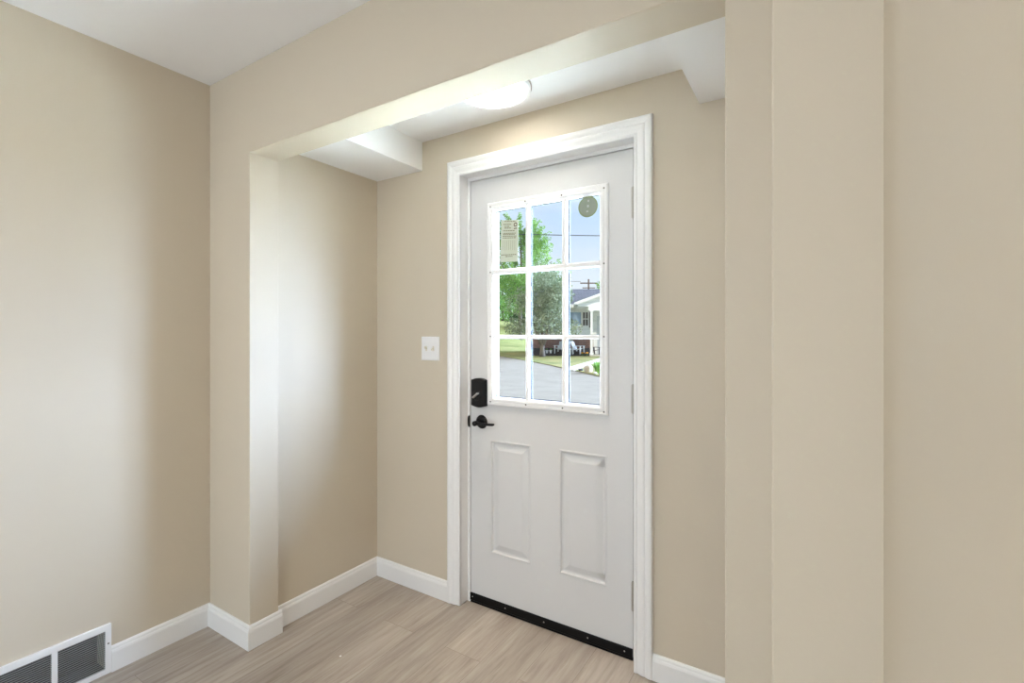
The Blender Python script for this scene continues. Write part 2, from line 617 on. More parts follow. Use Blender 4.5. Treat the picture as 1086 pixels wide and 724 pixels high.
for q in ((DX0, SX0 - 0.003, YJ, 1.96, 0.0, DZ), (SX1 + 0.003, DX1, YJ, 1.96, 0.0, DZ), (SX0 - 0.003, SX1 + 0.003, YJ, 1.96, SZ1 + 0.0035, DZ)):
    box(bm, *q)
for q in ((SX0 - 0.003, SX0 + 0.012, 1.953, 1.985, 0, DZ), (SX1 - 0.012, SX1 + 0.003, 1.953, 1.985, 0, DZ), (SX0 + 0.012, SX1 - 0.012, 1.953, 1.985, SZ1 - 0.012, DZ)):
    box(bm, *q)
frame = struct('trim_3', bm, 'trim', bevel=0.001, seg=1)
bm = bmesh.new()
pts = []
for i in range(13):
    a = math.pi / 2 + math.pi * i / 12
    pts.append((-1.4415 + 0.0125 * math.cos(a) * 1.0, 0.884 + 0.029 * (1 if i < 6 else -1) * abs(math.sin(a)) ** 0.6))
prism(bm, pts, 'y', YJ - 0.0035, YJ)
finish(bm, 'strike_plate', 'black', frame)['label'] = 'black strike plate'
# threshold under the door
struct('trim_4', B((SX0, SX1, SY + 0.002, 1.99, 0.0, 0.008)), 'black')

# ------------------------------------------------------------------ the door
GX = (-1.288, -0.757)
GZ = (1.000, 1.891)
FX = (-1.338, -0.729)
FZ = (0.973, 1.936)
HX0, HX1, HZ0, HZ1 = FX[0] + 0.012, FX[1] - 0.012, FZ[0] + 0.012, FZ[1] - 0.012
PANELS = ((-1.323, -1.098, 0.264, 0.808), (-0.957, -0.735, 0.264, 0.808))
SYB = SY + 0.044


def slab_mesh():
    bm = bmesh.new()
    cache = {}

    def V(x, y, z):
        k = (round(x, 5), round(y, 5), round(z, 5))
        if k not in cache:
            cache[k] = bm.verts.new((x, y, z))
        return cache[k]

    xs = sorted({SX0, SX1, HX0, HX1} | {p[i] for p in PANELS for i in (0, 1)})
    zs = sorted({SZ0, SZ1, HZ0, HZ1, 0.264, 0.808})
    for y, front in ((SY, True), (SYB, False)):
        for i in range(len(xs) - 1):
            for j in range(len(zs) - 1):
                mx, mz = (xs[i] + xs[i + 1]) / 2, (zs[j] + zs[j + 1]) / 2
                if HX0 < mx < HX1 and HZ0 < mz < HZ1:
                    continue
                if front and any(p[0] < mx < p[1] and p[2] < mz < p[3] for p in PANELS):
                    continue
                bm.faces.new((V(xs[i], y, zs[j]), V(xs[i + 1], y, zs[j]), V(xs[i + 1], y, zs[j + 1]), V(xs[i], y, zs[j + 1])))
    for i in range(len(xs) - 1):
        for z in (SZ0, SZ1):
            bm.faces.new((V(xs[i], SY, z), V(xs[i + 1], SY, z), V(xs[i + 1], SYB, z), V(xs[i], SYB, z)))
        if xs[i] >= HX0 - 1e-6 and xs[i + 1] <= HX1 + 1e-6:
            for z in (HZ0, HZ1):
                bm.faces.new((V(xs[i], SY, z), V(xs[i + 1], SY, z), V(xs[i + 1], SYB, z), V(xs[i], SYB, z)))
    for j in range(len(zs) - 1):
        for x in (SX0, SX1):
            bm.faces.new((V(x, SY, zs[j]), V(x, SY, zs[j + 1]), V(x, SYB, zs[j + 1]), V(x, SYB, zs[j])))
        if zs[j] >= HZ0 - 1e-6 and zs[j + 1] <= HZ1 + 1e-6:
            for x in (HX0, HX1):
                bm.faces.new((V(x, SY, zs[j]), V(x, SY, zs[j + 1]), V(x, SYB, zs[j + 1]), V(x, SYB, zs[j])))
    # embossed panels: moulded groove, then a sloped raised field
    prof = [(0, 0), (0.004, -0.0016), (0.008, -0.0016), (0.013, 0.0055), (0.018, 0.0075), (0.022, 0.0075), (0.046, 0.0005), (0.049, 0.0)]
    for x0, x1, z0, z1 in PANELS:
        xi = [x for x in xs if x0 - 1e-6 <= x <= x1 + 1e-6]
        rings = []
        for k, (a, d) in enumerate(prof):
            ring = [(x, z0 + a) for x in ([x0 + a] + ([q for q in xi[1:-1]]) + [x1 - a])]
            ring += [(x, z1 - a) for x in ([x1 - a] + ([q for q in xi[1:-1][::-1]]) + [x0 + a])]
            rings.append([V(x, SY + d, z) for x, z in ring])
        for k in range(len(prof) - 1):
            n_ = len(rings[k])
            for i in range(n_):
                bm.faces.new((rings[k][i], rings[k][(i + 1) % n_], rings[k + 1][(i + 1) % n_], rings[k + 1][i]))
        bm.faces.new(rings[-1])
    return bm


door = struct('door_1', slab_mesh(), 'door', bevel=0.0008, seg=1)


def ring_frame(bm, prof, x0, x1, z0, z1):
    """rectangular ring: (inset, y) profile, closed"""
    rings = []
    for a, y in prof:
        rings.append([bm.verts.new((x0 + a, y, z0 + a)), bm.verts.new((x1 - a, y, z0 + a)), bm.verts.new((x1 - a, y, z1 - a)), bm.verts.new((x0 + a, y, z1 - a))])
    k = len(prof)
    for i in range(k):
        j = (i + 1) % k
        for q in range(4):
            bm.faces.new((rings[i][q], rings[i][(q + 1) % 4], rings[j][(q + 1) % 4], rings[j][q]))


GY = 1.9165
# inner frame of the light: outer lip, groove line, sloped sight edge
bm = bmesh.new()
ring_frame(bm, [(0, SY), (0.001, SY - 0.006), (0.006, SY - 0.0095), (0.0155, SY - 0.0095), (0.0165, SY - 0.0075), (0.0185, SY - 0.0075),
                (0.020, SY - 0.0105), (0.030, SY - 0.0110), (0.0365, SY - 0.006), (0.040, GY - 0.003), (0.040, GY), (0.013, GY), (0.013, SY)],
           FX[0], FX[1], FZ[0], FZ[1])
# (the sight opening is a little wider than tall margins)
bmesh.ops.remove_doubles(bm, verts=bm.verts, dist=1e-6)
wf = finish(bm, 'window_frame', 'plastic', door)
wf['label'] = 'white plastic frame of the door light'
MX = ((-1.125, -1.106), (-0.941, -0.918))
MZ = ((1.289, 1.307), (1.593, 1.617))
IX0, IX1, IZ0, IZ1 = FX[0] + 0.038, FX[1] - 0.038, FZ[0] + 0.038, FZ[1] - 0.038


def bar(bm, u0, u1, v0, v1, axis, yf, yb):
    w = u1 - u0
    pr = [(u0, yb), (u0, yf + 0.005), (u0 + w * 0.25, yf), (u1 - w * 0.25, yf), (u1, yf + 0.005), (u1, yb)]
    if axis == 'z':
        prism(bm, pr, 'z', v0, v1)
    else:
        A = [bm.verts.new((v0, p[1], p[0])) for p in pr]
        C_ = [bm.verts.new((v1, p[1], p[0])) for p in pr]
        bm.faces.new(A)
        bm.faces.new(C_[::-1])
        for i in range(len(pr)):
            j = (i + 1) % len(pr)
            bm.faces.new((A[i], C_[i], C_[j], A[j]))


bm = bmesh.new()
for a, c in MX:
    bar(bm, a, c, IZ0, IZ1, 'z', SY - 0.0085, GY - 0.002)
for a, c in MZ:
    bar(bm, a, c, IX0, IX1, 'x', SY - 0.0082, GY - 0.002)
finish(bm, 'muntin_grid', 'plastic', door)['label'] = 'white bars dividing the glass in nine'
bm = bmesh.new()                # dark seal of the glazing and the outside frame, behind the glass
ring_frame(bm, [(0.013, GY + 0.0095), (0.0425, GY + 0.0095), (0.0425, GY + 0.0045), (0.013, GY + 0.0045)], FX[0], FX[1], FZ[0], FZ[1])
for a, c in MX:
    box(bm, a - 0.001, c + 0.0035, GY + 0.0045, GY + 0.0085, IZ0, IZ1)
for a, c in MZ:
    box(bm, IX0, IX1, GY + 0.0045, GY + 0.0080, a - 0.001, c + 0.001)
finish(bm, 'glazing_seal', 'seal', door)['label'] = 'dark glazing seal'
bm = bmesh.new()
ring_frame(bm, [(0.013, SYB + 0.006), (0.030, SYB + 0.006), (0.036, GY + 0.0105), (0.013, GY + 0.0105)], FX[0], FX[1], FZ[0], FZ[1])
finish(bm, 'outer_window_frame', 'plastic', door)
finish(B((HX0 + 0.002, HX1 - 0.002, GY, GY + 0.004, HZ0 + 0.002, HZ1 - 0.002)), 'glass_pane', 'glass', door)
for x, z in ((-1.316, 1.915), (-1.124, 1.914), (-0.940, 1.914), (-0.746, 1.914), (-1.316, 1.604), (-0.746, 1.602), (-1.316, 1.300),
             (-0.746, 1.300), (-1.316, 0.990), (-1.121, 0.990), (-0.936, 0.990), (-0.746, 0.989)):
    bm = bmesh.new()
    lathe(bm, [(0.0, 0.0008), (0.0022, 0.0008), (0.0034, 0.0003), (0.0034, -0.002)], (x, SY - 0.0108, z), (0, -1, 0), 12)
    finish(bm, 'screw', 'screw', door)
# black sweep along the foot of the door
bm = bmesh.new()
prism(bm, [(SY, 0.047), (SY - 0.005, 0.047), (SY - 0.0065, 0.044), (SY - 0.0065, 0.014), (SY - 0.003, 0.010), (SY - 0.003, 0.001), (SY, 0.001)], 'x', SX0 + 0.001, SX1 - 0.001)
sw = finish(bm, 'door_sweep', 'rubber', door)
sw['label'] = 'black sweep strip along the foot of the door'
for x in (-1.425, -1.235, -1.03, -0.82, -0.66):
    bm = bmesh.new()
    lathe(bm, [(0.0, 0.0012), (0.002, 0.001), (0.0032, 0.0), (0.0032, -0.001)], (x, SY - 0.0066, 0.030), (0, -1, 0), 12)
    finish(bm, 'screw', 'nickel', sw)
# hinges in the gap on the right
for z0, z1 in ((1.777, 1.898), (0.994, 1.107), (0.204, 0.317)):
    bm = bmesh.new()
    hz = (z1 - z0) / 5
    for i in range(5):
        cyl(bm, (SX1 + 0.001, SY - 0.0045, z0 + i * hz + 0.0006), (SX1 + 0.001, SY - 0.0045, z0 + (i + 1) * hz - 0.0006), 0.0058, seg=14)
    cyl(bm, (SX1 + 0.001, SY - 0.0045, z0 - 0.002), (SX1 + 0.001, SY - 0.0045, z1 + 0.003), 0.0036, seg=12)
    box(bm, SX1 - 0.0012, SX1 + 0.0015, SY - 0.003, SY + 0.030, z0, z1)
    finish(bm, 'hinge', 'nickel', door)['label'] = 'satin nickel hinge'

# deadbolt cover
LX0, LX1, LZ0, LZ1 = -1.4215, -1.3395, 0.958, 1.099


def lock_outline(ins):
    x0, x1, z0, z1 = LX0 + ins, LX1 - ins, LZ0 + ins, LZ1 - ins
    pts = []
    for i in range(9):
        t_ = i / 8
        pts.append((x0 + (x1 - x0) * t_, z1 - 0.014 + 0.014 * math.sin(math.pi * (0.12 + 0.76 * t_))))
    for i in range(9):
        t_ = i / 8
        pts.append((x1 - (x1 - x0) * t_, z0 + 0.014 - 0.014 * math.sin(math.pi * (0.12 + 0.76 * t_))))
    return pts


bm = bmesh.new()
rings = []
for ins, d in ((0, 0), (0, -0.020), (0.003, -0.026), (0.011, -0.031)):
    rings.append([bm.verts.new((x, SY + d, z)) for x, z in lock_outline(ins)])
for i in range(len(rings) - 1):
    k = len(rings[i])
    for j in range(k):
        bm.faces.new((rings[i][j], rings[i][(j + 1) % k], rings[i + 1][(j + 1) % k], rings[i + 1][j]))
bm.faces.new(rings[-1])
lock = finish(bm, 'deadbolt', 'black', door)
lock['label'] = 'black deadbolt cover with thumb turn'
bm = bmesh.new()
lathe(bm, [(0.0, 0.004), (0.020, 0.004), (0.024, 0.002), (0.025, 0.0), (0.025, -0.001)], (-1.3805, SY - 0.031, 1.018), (0, -1, 0), 32)
finish(bm, 'turn_ring', 'black', lock, smooth=False)
bm = bmesh.new()
rot = Matrix.Translation((-1.3805, SY - 0.041, 1.018)) @ Matrix.Rotation(R(-38), 4, 'Y')
box(bm, -0.019, 0.019, -0.008, 0.008, -0.0045, 0.0045, rot)
finish(bm, 'thumb_turn', 'nickel', lock, bevel=0.002)

# lever handle
bm = bmesh.new()
lathe(bm, [(0.0, 0.010), (0.020, 0.010), (0.028, 0.0075), (0.0325, 0.003), (0.0335, 0.0)], (-1.374, SY, 0.887), (0, -1, 0), 40)
lever_rose = finish(bm, 'door_handle', 'black', door, smooth=True)
lever_rose['label'] = 'black lever handle'
bm = bmesh.new()
lathe(bm, [(0.0105, 0.0), (0.0105, 0.030), (0.0125, 0.034), (0.0125, 0.052), (0.010, 0.056), (0.0, 0.057)], (-1.374, SY - 0.009, 0.887), (0, -1, 0), 24)
P0 = Vector((-1.374, SY - 0.051, 0.887))
path = [P0 + Vector(v) for v in ((0, 0, 0), (0.022, -0.003, 0.001), (0.045, -0.001, 0.001), (0.07, 0.004, 0.0), (0.092, 0.008, 0.001), (0.101, 0.009, 0.003))]
tube(bm, path, [0.0105, 0.0088, 0.0072, 0.0066, 0.0066, 0.004], 14)
finish(bm, 'lever', 'black', lever_rose, smooth=True)

# ------------------------------------------------------------------ things on the glass
pap = thing('paper_label', 'tall pale green printed paper sticker on the upper left pane of the door', 'sticker', (-1.216, GY - 0.0012, 1.745))
bm = bmesh.new()
PQ = [(-1.267, 1.850), (-1.1735, 1.840), (-1.1765, 1.648), (-1.274, 1.652)]
prism(bm, PQ, 'y', GY - 0.0010, GY - 0.0002)
finish(bm, 'sheet', 'paper', pap)


def pp(u, v):                  # sheet coordinates, u to the right, v downwards
    a = Vector(PQ[0]).lerp(Vector(PQ[1]), u)
    c = Vector(PQ[3]).lerp(Vector(PQ[2]), u)
    return a.lerp(c, v)


rnd = random.Random(4)
bm = bmesh.new()


def stroke(u0, u1, v, h=0.011):
    q = [pp(u0, v - h), pp(u1, v - h), pp(u1, v + h), pp(u0, v + h)]
    prism(bm, [tuple(x) for x in q], 'y', GY - 0.0013, GY - 0.0010)


for v, a, c in ((0.03, 0.18, 0.85), (0.10, 0.12, 0.62), (0.15, 0.20, 0.52), (0.19, 0.20, 0.58), (0.255, 0.12, 0.82), (0.315, 0.12, 0.86), (0.345, 0.12, 0.80),
                (0.385, 0.10, 0.9), (0.425, 0.10, 0.92), (0.83, 0.04, 0.95), (0.87, 0.30, 0.70)):
    u = a
    while u < c - 0.03:
        w = rnd.uniform(0.04, 0.13)
        stroke(u, min(u + w, c), v)
        u += w + 0.022
for k in range(7):
    u = 0.12 + k * 0.115
    stroke(u, u + 0.012, 0.60, 0.12)
finish(bm, 'print', 'ink', pap)
bm = bmesh.new()
cc = pp(0.84, 0.11)
for k in range(24):
    a0, a1 = 2 * math.pi * k / 24, 2 * math.pi * (k + 1) / 24
    prism(bm, [(cc.x + r * math.cos(a), cc.y + r * math.sin(a)) for r, a in ((0.0098, a0), (0.0098, a1), (0.0055, a1), (0.0055, a0))], 'y', GY - 0.0013, GY - 0.001)
c2 = pp(0.84, 0.20)
prism(bm, [(c2.x - 0.008, c2.y - 0.0025), (c2.x + 0.008, c2.y - 0.0025), (c2.x + 0.008, c2.y + 0.002), (c2.x - 0.008, c2.y + 0.002)], 'y', GY - 0.0013, GY - 0.001)
finish(bm, 'emblem', 'ink2', pap)['label'] = 'dark ring emblem'

stk = thing('round_sticker', 'round grey green sticker on the upper right pane of the door', 'sticker', (-0.826, GY - 0.001, 1.853))
bm = bmesh.new()
lathe(bm, [(0.0, 0.0006), (0.0405, 0.0006), (0.0405, 0.0)], (-0.826, GY - 0.0002, 1.8525), (0, -1, 0), 48)
finish(bm, 'disc', 'sticker', stk)
bm = bmesh.new()
lathe(bm, [(0.0385, 0.0008), (0.0445, 0.0008), (0.0445, 0.0), (0.0385, 0.0)], (-0.826, GY - 0.0002, 1.8525), (0, -1, 0), 48)
finish(bm, 'rim', 'sticker_edge', stk)['label'] = 'olive rim'
bm = bmesh.new()
for x, z, w, h in ((-0.824, 1.877, 0.007, 0.008), (-0.826, 1.855, 0.008, 0.010), (-0.829, 1.833, 0.009, 0.006)):
    prism(bm, [(x - w / 2, z - h / 2), (x + w / 2, z - h / 2), (x + w / 2, z + h / 2), (x - w / 2, z + h / 2)], 'y', GY - 0.0012, GY - 0.0008)
finish(bm, 'print', 'sticker_mark', stk)['label'] = 'pale print'

# ------------------------------------------------------------------ light switch
swt = thing('light_switch', 'white double toggle light switch plate on beige wall beside the door', 'light switch', (-1.649, YD, 1.237))
bm = bmesh.new()
x0, x1, z0, z1 = -1.7075, -1.5905, 1.1785, 1.2985
rg = []
for a, y in ((0, YD), (0, YD - 0.003), (0.004, YD - 0.0065)):
    rg.append([bm.verts.new(p) for p in ((x0 + a, y, z0 + a), (x1 - a, y, z0 + a), (x1 - a, y, z1 - a), (x0 + a, y, z1 - a))])
for i in range(2):
    for q in range(4):
        bm.faces.new((rg[i][q], rg[i][(q + 1) % 4], rg[i + 1][(q + 1) % 4], rg[i + 1][q]))
bm.faces.new(rg[2])
finish(bm, 'wall_plate', 'plastic', swt)
for k, x in enumerate((-1.672, -1.626)):
    bm = bmesh.new()
    s = 1 if k else -1
    box(bm, x - 0.0056, x + 0.0056, YD - 0.0072, YD - 0.0062, 1.2385 - 0.0125, 1.2385 + 0.0125)
    sl = finish(bm, 'slot', 'ivory', swt)
    bm = bmesh.new()
    rot = Matrix.Translation((x, YD - 0.0065, 1.2385)) @ Matrix.Rotation(R(28 * s), 4, 'X')
    box(bm, -0.0045, 0.0045, -0.015, 0.002, -0.0052, 0.0052, rot)
    finish(bm, 'toggle', 'ivory', swt, bevel=0.0015)
for x in (-1.672, -1.626):
    for z in (1.2085, 1.2685):
        bm = bmesh.new()
        lathe(bm, [(0.0, 0.0008), (0.002, 0.0008), (0.003, 0.0), (0.003, -0.001)], (x, YD - 0.0065, z), (0, -1, 0), 12)
        finish(bm, 'screw', 'plastic', swt)

# ------------------------------------------------------------------ ceiling light
LC = (-1.088, 1.580)
LR = 0.152
cl = thing('ceiling_light', 'round white flush light glowing on the entry ceiling above the door', 'ceiling light', (LC[0], LC[1], ZA))
bm = bmesh.new()
lathe(bm, [(0.0, 0.0), (LR, 0.0), (LR, 0.016), (LR - 0.004, 0.020), (LR - 0.014, 0.0215), (LR - 0.015, 0.017), (0.0, 0.017)], (LC[0], LC[1], ZA), (0, 0, -1), 64)
finish(bm, 'housing', 'plastic', cl)
bm = bmesh.new()
lathe(bm, [(LR + 0.0005, 0.0), (LR + 0.0005, 0.007), (LR + 0.004, 0.006), (LR + 0.004, 0.0)], (LC[0], LC[1], ZA), (0, 0, -1), 64)
finish(bm, 'gap_shade', 'gap_shade', cl)['label'] = 'thin taupe ring for the shadow gap at the ceiling'  # shadow gap round the housing, put into a taupe ring
bm = bmesh.new()
lathe(bm, [(LR - 0.0145, 0.0172), (LR - 0.02, 0.0195), (LR - 0.05, 0.0225), (0.05, 0.0245), (0.0, 0.0248)], (LC[0], LC[1], ZA), (0, 0, -1), 64)
finish(bm, 'diffuser', 'led', cl, smooth=True)['label'] = 'glowing white diffuser'
lamp = light('ceiling_light_glow', 'AREA', (LC[0], LC[1], ZA - 0.028), (0, 0, -1), 2.1, (1.0, 0.84, 0.66), shape='DISK', size=0.24, spread=R(58))

# ------------------------------------------------------------------ return air grille
ven = thing('wall_vent', 'white louvered air return grille low on the left wall beside baseboard', 'vent', (XL, 0.595, 0))
FY0, FY1, FZ0, FZ1 = 0.430, 0.760, 0.003, 0.191
MB0, MB1 = 0.587, 0.603
bm = bmesh.new()
TH = 0.0125
for y0, y1, z0, z1 in ((FY0, FY1, FZ0, VZ0), (FY0, FY1, VZ1, FZ1), (FY0, VY0, VZ0, VZ1), (VY1, FY1, VZ0, VZ1), (MB0, MB1, VZ0, VZ1)):
    box(bm, XL, XL + TH, y0, y1, z0, z1)
bmesh.ops.remove_doubles(bm, verts=bm.verts, dist=1e-5)
finish(bm, 'frame', 'trim', ven)
bm = bmesh.new()
box(bm, XL - 0.075, XL - 0.070, VY0, VY1, VZ0, VZ1)
box(bm, XL - 0.075, XL, VY0, VY1, 0.001, VZ0)
finish(bm, 'duct', 'dark', ven)
for y0, y1 in ((VY0, MB0), (MB1, VY1)):
    bm = bmesh.new()
    ns = 19
    for i in range(ns):
        z = VZ0 + (VZ1 - VZ0) * (i + 0.5) / ns
        prism(bm, [(XL + 0.0100, z - 0.0010), (XL + 0.0100, z + 0.0004), (XL + 0.0060, z + 0.0012), (XL + 0.0060, z + 0.0000)], 'y', y0, y1)
    finish(bm, 'louver', 'slat', ven)['label'] = 'row of thin grey slats'
for y in (0.4395, 0.7505):
    bm = bmesh.new()
    lathe(bm, [(0.0, 0.001), (0.002, 0.001), (0.0032, 0.0), (0.0032, -0.001)], (XL + TH, y, 0.118), (1, 0, 0), 12)
    finish(bm, 'screw', 'screw', ven)

# ------------------------------------------------------------------ two specks on the floor
def speck(pos, s, seed, label):
    r = random.Random(seed)
    bm = bmesh.new()
    pts = [(pos[0] + s * r.uniform(0.6, 1) * math.cos(a), pos[1] + s * r.uniform(0.6, 1) * math.sin(a)) for a in (0.2, 1.3, 2.4, 3.6, 4.9)]
    prism(bm, pts, 'z', 0.0002, 0.0016)
    o = finish(bm, 'paint_chip', 'white')
    tag(o, label, 'paint chip')


# ------------------------------------------------------------------ outdoors
FWD = Vector((-math.sin(PSI), math.cos(PSI), 0))
RGT = Vector((math.cos(PSI), math.sin(PSI), 0))
GZ0 = -0.25                    # street level


def at(u, v, z=0.0):
    """street coordinates: u to the right along the street front, v away from our house"""
    return RGT * u + FWD * v + Vector((0, 0, z))


def uv(px, v):                 # how far right something seen in that direction stands
    return (px - 543) / FPX * v


def gnd(px, py, z=GZ0):
    v = FPX * (EYE - z) / (py - CY)
    return uv(px, v), v


def flat(name, pts, z, mat, th=0.3):
    bm = bmesh.new()
    P = [at(u, v) for u, v in pts]
    prism(bm, [(p.x, p.y) for p in P], 'z', z - th, z)
    return struct(name, bm, mat)


speck((-1.642, 1.295), 0.006, 3, 'tiny white paint chip lying on the bare plank floor')

edge = [gnd(400, 366), gnd(480, 370), gnd(529.3, 377.4), gnd(548, 380.6), gnd(566, 384), gnd(582, 387), gnd(597, 390.4), gnd(618, 395), gnd(637.6, 399.8), gnd(680, 411), gnd(760, 440)]
flat('road', [(-60, 3.2), (60, 3.2), (60, 13)] + edge[::-1][0:0] + [(60, 130), (-60, 130)], GZ0, 'road')
flat('lawn', edge + [(50, 12), (50, 90), (-70, 90), (-70, 60)], GZ0 + 0.03, 'grass', 0.02)

struct('bounce_slab', B((-3.4, 3.6, 1.992, 9.0, -0.24, -0.06)), 'path')  # unseen slab, added to throw light back in through the door

# grassy rise on the left
bm = bmesh.new()
nu, nv = 28, 20
gridv = []
for j in range(nv + 1):
    row = []
    v = 38 + (120 - 38) * j / nv
    for i in range(nu + 1):
        u = -70 + 78 * i / nu
        px_like = u / v * FPX
        fall = 1 / (1 + math.exp((px_like - 25) / 14))
        rise = max(0.0, (v - 39)) / 34
        h = 5.3 * (1 - math.exp(-1.2 * rise * rise)) * fall * (1 + 0.25 * max(0, -u) / 40)
        row.append(bm.verts.new(at(u, v, GZ0 + 0.0 + h)))
    gridv.append(row)
for j in range(nv):
    for i in range(nu):
        bm.faces.new((gridv[j][i], gridv[j][i + 1], gridv[j + 1][i + 1], gridv[j + 1][i]))
struct('hill', bm, 'hillgrass', smooth=True)


# trees
def leaf_cloud(bm, blobs, count, size, seed, droop=0.0):
    r = random.Random(seed)
    tot = sum(b_[3] for b_ in blobs)
    for cx, cy, cz, wgt, rx, ry, rz in blobs:
        for _ in range(int(count * wgt / tot)):
            while True:
                d = Vector((r.uniform(-1, 1), r.uniform(-1, 1), r.uniform(-1, 1)))
                if d.length <= 1:
                    break
            d = d.normalized() * (d.length ** 0.55)
            c = Vector((cx + d.x * rx, cy + d.y * ry, cz + d.z * rz))
            a = Vector((r.gauss(0, 1), r.gauss(0, 1), r.gauss(0, 0.6) - droop)).normalized()
            n_ = a.cross(Vector((r.gauss(0, 1), r.gauss(0, 1), r.gauss(0, 1)))).normalized()
            L_ = size * r.uniform(0.6, 1.3)
            w = L_ * 0.42
            v = [bm.verts.new(c - a * L_ * 0.5), bm.verts.new(c + n_ * w * 0.5), bm.verts.new(c + a * L_ * 0.5), bm.verts.new(c - n_ * w * 0.5)]
            bm.faces.new(v)


def tree(name, label, u, v, zb, blobs, count, size, leaf, trunk, seed, group=None, droop=0.0):
    """blobs in (right, away, up) metres from the foot; trunk = list of (points, radii)"""
    base = at(u, v, zb)
    t = thing(name, label, 'tree', base, PSI, group)
    bm = bmesh.new()
    leaf_cloud(bm, blobs, count, size, seed, droop)
    bm.transform(parent_matrix(t))
    finish(bm, 'foliage', leaf, t)
    bm = bmesh.new()
    for pts, rad in trunk:
        tube(bm, pts, rad, 8)
    bm.transform(parent_matrix(t))
    finish(bm, 'trunk', 'bark', t, smooth=True)
    return t


def blob_set(seed, n, w, d, z0, z1, br, egg=1.0):
    """blobs scattered through an ellipsoid crown"""
    r = random.Random(seed)
    out = []
    zc, rz = (z0 + z1) / 2, (z1 - z0) / 2
    while len(out) < n:
        q = Vector((r.uniform(-1, 1), r.uniform(-1, 1), r.uniform(-1, 1)))
        if not 0.25 < q.length < 1:
            continue
        s = br * r.uniform(0.7, 1.25)
        taper = 1 - 0.45 * max(0, q.z) * egg
        out.append((q.x * (w / 2 - s * 0.7) * taper, q.y * (d / 2 - s * 0.7) * taper, zc + q.z * (rz - s * 0.6), s * s, s, s, s * 0.8))
    return out


# small ornamental tree on the neighbour's lawn
v = 33.0
kk = v / FPX
tree('ornamental_tree', 'small dusty green tree with forked trunk on the lawn before the white house', uv(575.3, v), v, GZ0 + 0.02,
     blob_set(2, 46, 5.2, 4.6, 1.5, 6.55, 0.80, 0.35)
     + [(2.0 * math.cos(a), 1.7 * math.sin(a), 1.95 + 0.25 * math.sin(3 * a), 0.6, 0.75, 0.75, 0.6) for a in [k * 0.48 for k in range(13)]], 14000, 0.18, 'leaf_dusty',
     [([(0, 0, -0.1), (-0.02, 0, 0.5), (0.0, 0, 0.9)], [0.24, 0.16, 0.17]), ([(0, 0, 0.8), (-0.35, 0.1, 1.6), (-0.8, 0.2, 3.0)], [0.17, 0.12, 0.05]),
      ([(0, 0, 0.8), (0.3, -0.1, 1.6), (0.7, 0.1, 3.2)], [0.17, 0.12, 0.05]), ([(0, 0, 0.8), (0.02, 0.3, 2.0), (0.0, 0.2, 4.2)], [0.14, 0.1, 0.04])], 11)
# big feathery tree on the rise
v = 56.0
r_ = random.Random(8)
bl = blob_set(5, 22, 7.6, 7.0, 0.0, 9.0, 1.2, 0.5)
for k in range(120):
    h0 = r_.uniform(2.5, 11.2)
    az = r_.uniform(0, 2 * math.pi) if k % 2 else r_.choice((0, 0, math.pi)) + r_.uniform(-0.7, 0.7)
    ln = 6.9 * (1 - h0 / 15.5) + r_.uniform(0.4, 1.5)
    el = R(r_.uniform(32, 62))
    for q in range(9):
        f_ = 0.25 + 0.75 * q / 8
        s_ = 0.60 - 0.34 * f_
        bl.append((ln * f_ * math.cos(el) * math.cos(az), ln * f_ * math.cos(el) * math.sin(az), h0 + ln * f_ * math.sin(el), 0.16, s_, s_, s_ * 0.9))
tree('tall_tree', 'tall bright green feathery tree rising above the others behind the lawn', uv(551, v), v, 1.2, bl, 30000, 0.23, 'leaf_bright',
     [([(0, 0, -0.5), (0.1, 0, 3), (0.2, 0, 8), (0.1, 0, 13)], [0.26, 0.2, 0.13, 0.05]), ([(0.15, 0, 6), (1.6, 0, 8.6), (2.8, 0, 10.4)], [0.12, 0.06, 0.02]),
      ([(0.15, 0, 5), (-2, 0, 8), (-3.2, 0, 10)], [0.16, 0.08, 0.03])], 21)
# trees on the rise at the left
for i, (px, v, zb, w, h, lf, nm, lab) in enumerate((
        (486, 70, 2.6, 7.5, 8.5, 'leaf_mid', 'broadleaf_tree', 'wide mid green tree at the left edge of the glass behind the lawn'),
        (533, 76, 3.0, 8.0, 8.8, 'leaf_mid', 'broadleaf_tree', 'bushy mid green tree low beneath the tall feathery one'),
        (585, 50, 0.2, 3.4, 8.6, 'leaf_dark', 'evergreen_tree', 'dark rounded evergreen peeking over the dusty small tree'),
        (558, 66, 2.0, 6.5, 8.0, 'leaf_dark', 'broadleaf_tree', 'dark green tree in the gap behind the tall feathery trunk'),
        (603, 66, 0.0, 4.5, 7.2, 'leaf_dark', 'broadleaf_tree', 'dark tree whose top shows at the left end of the slate roof'),
        (613, 75, 0.0, 3.0, 7.8, 'leaf_dusty', 'broadleaf_tree', 'thin greyish tree above the slate roof left of the utility pole'),
        (636, 64, 0.0, 3.4, 8.6, 'leaf_bright', 'broadleaf_tree', 'bright green tree above the slate roof right of the utility pole'),
        (668, 70, 0.0, 7.0, 9.0, 'leaf_mid', 'broadleaf_tree', 'green tree behind the house beyond its right end'))):
    tree(nm, lab, uv(px, v), v, zb, blob_set(30 + i, 26, w, w * 0.9, -0.6 if zb > 1 else 2.0, h, w * 0.19, 0.6), 7000 if w > 4 else 2600, 0.36, lf,
         [([(0, 0, -0.6), (0.05, 0, h * 0.4), (0, 0, h * 0.8)], [0.25, 0.18, 0.05])], 50 + i)

# the neighbour's house
HV = 36.0
HROT = PSI - R(5)
hx = uv(600, HV)
house = thing('house', 'white sided house with slate roof, brick base and gabled porch across the road', 'house', at(hx, HV, GZ0), HROT)
HM = parent_matrix(house)


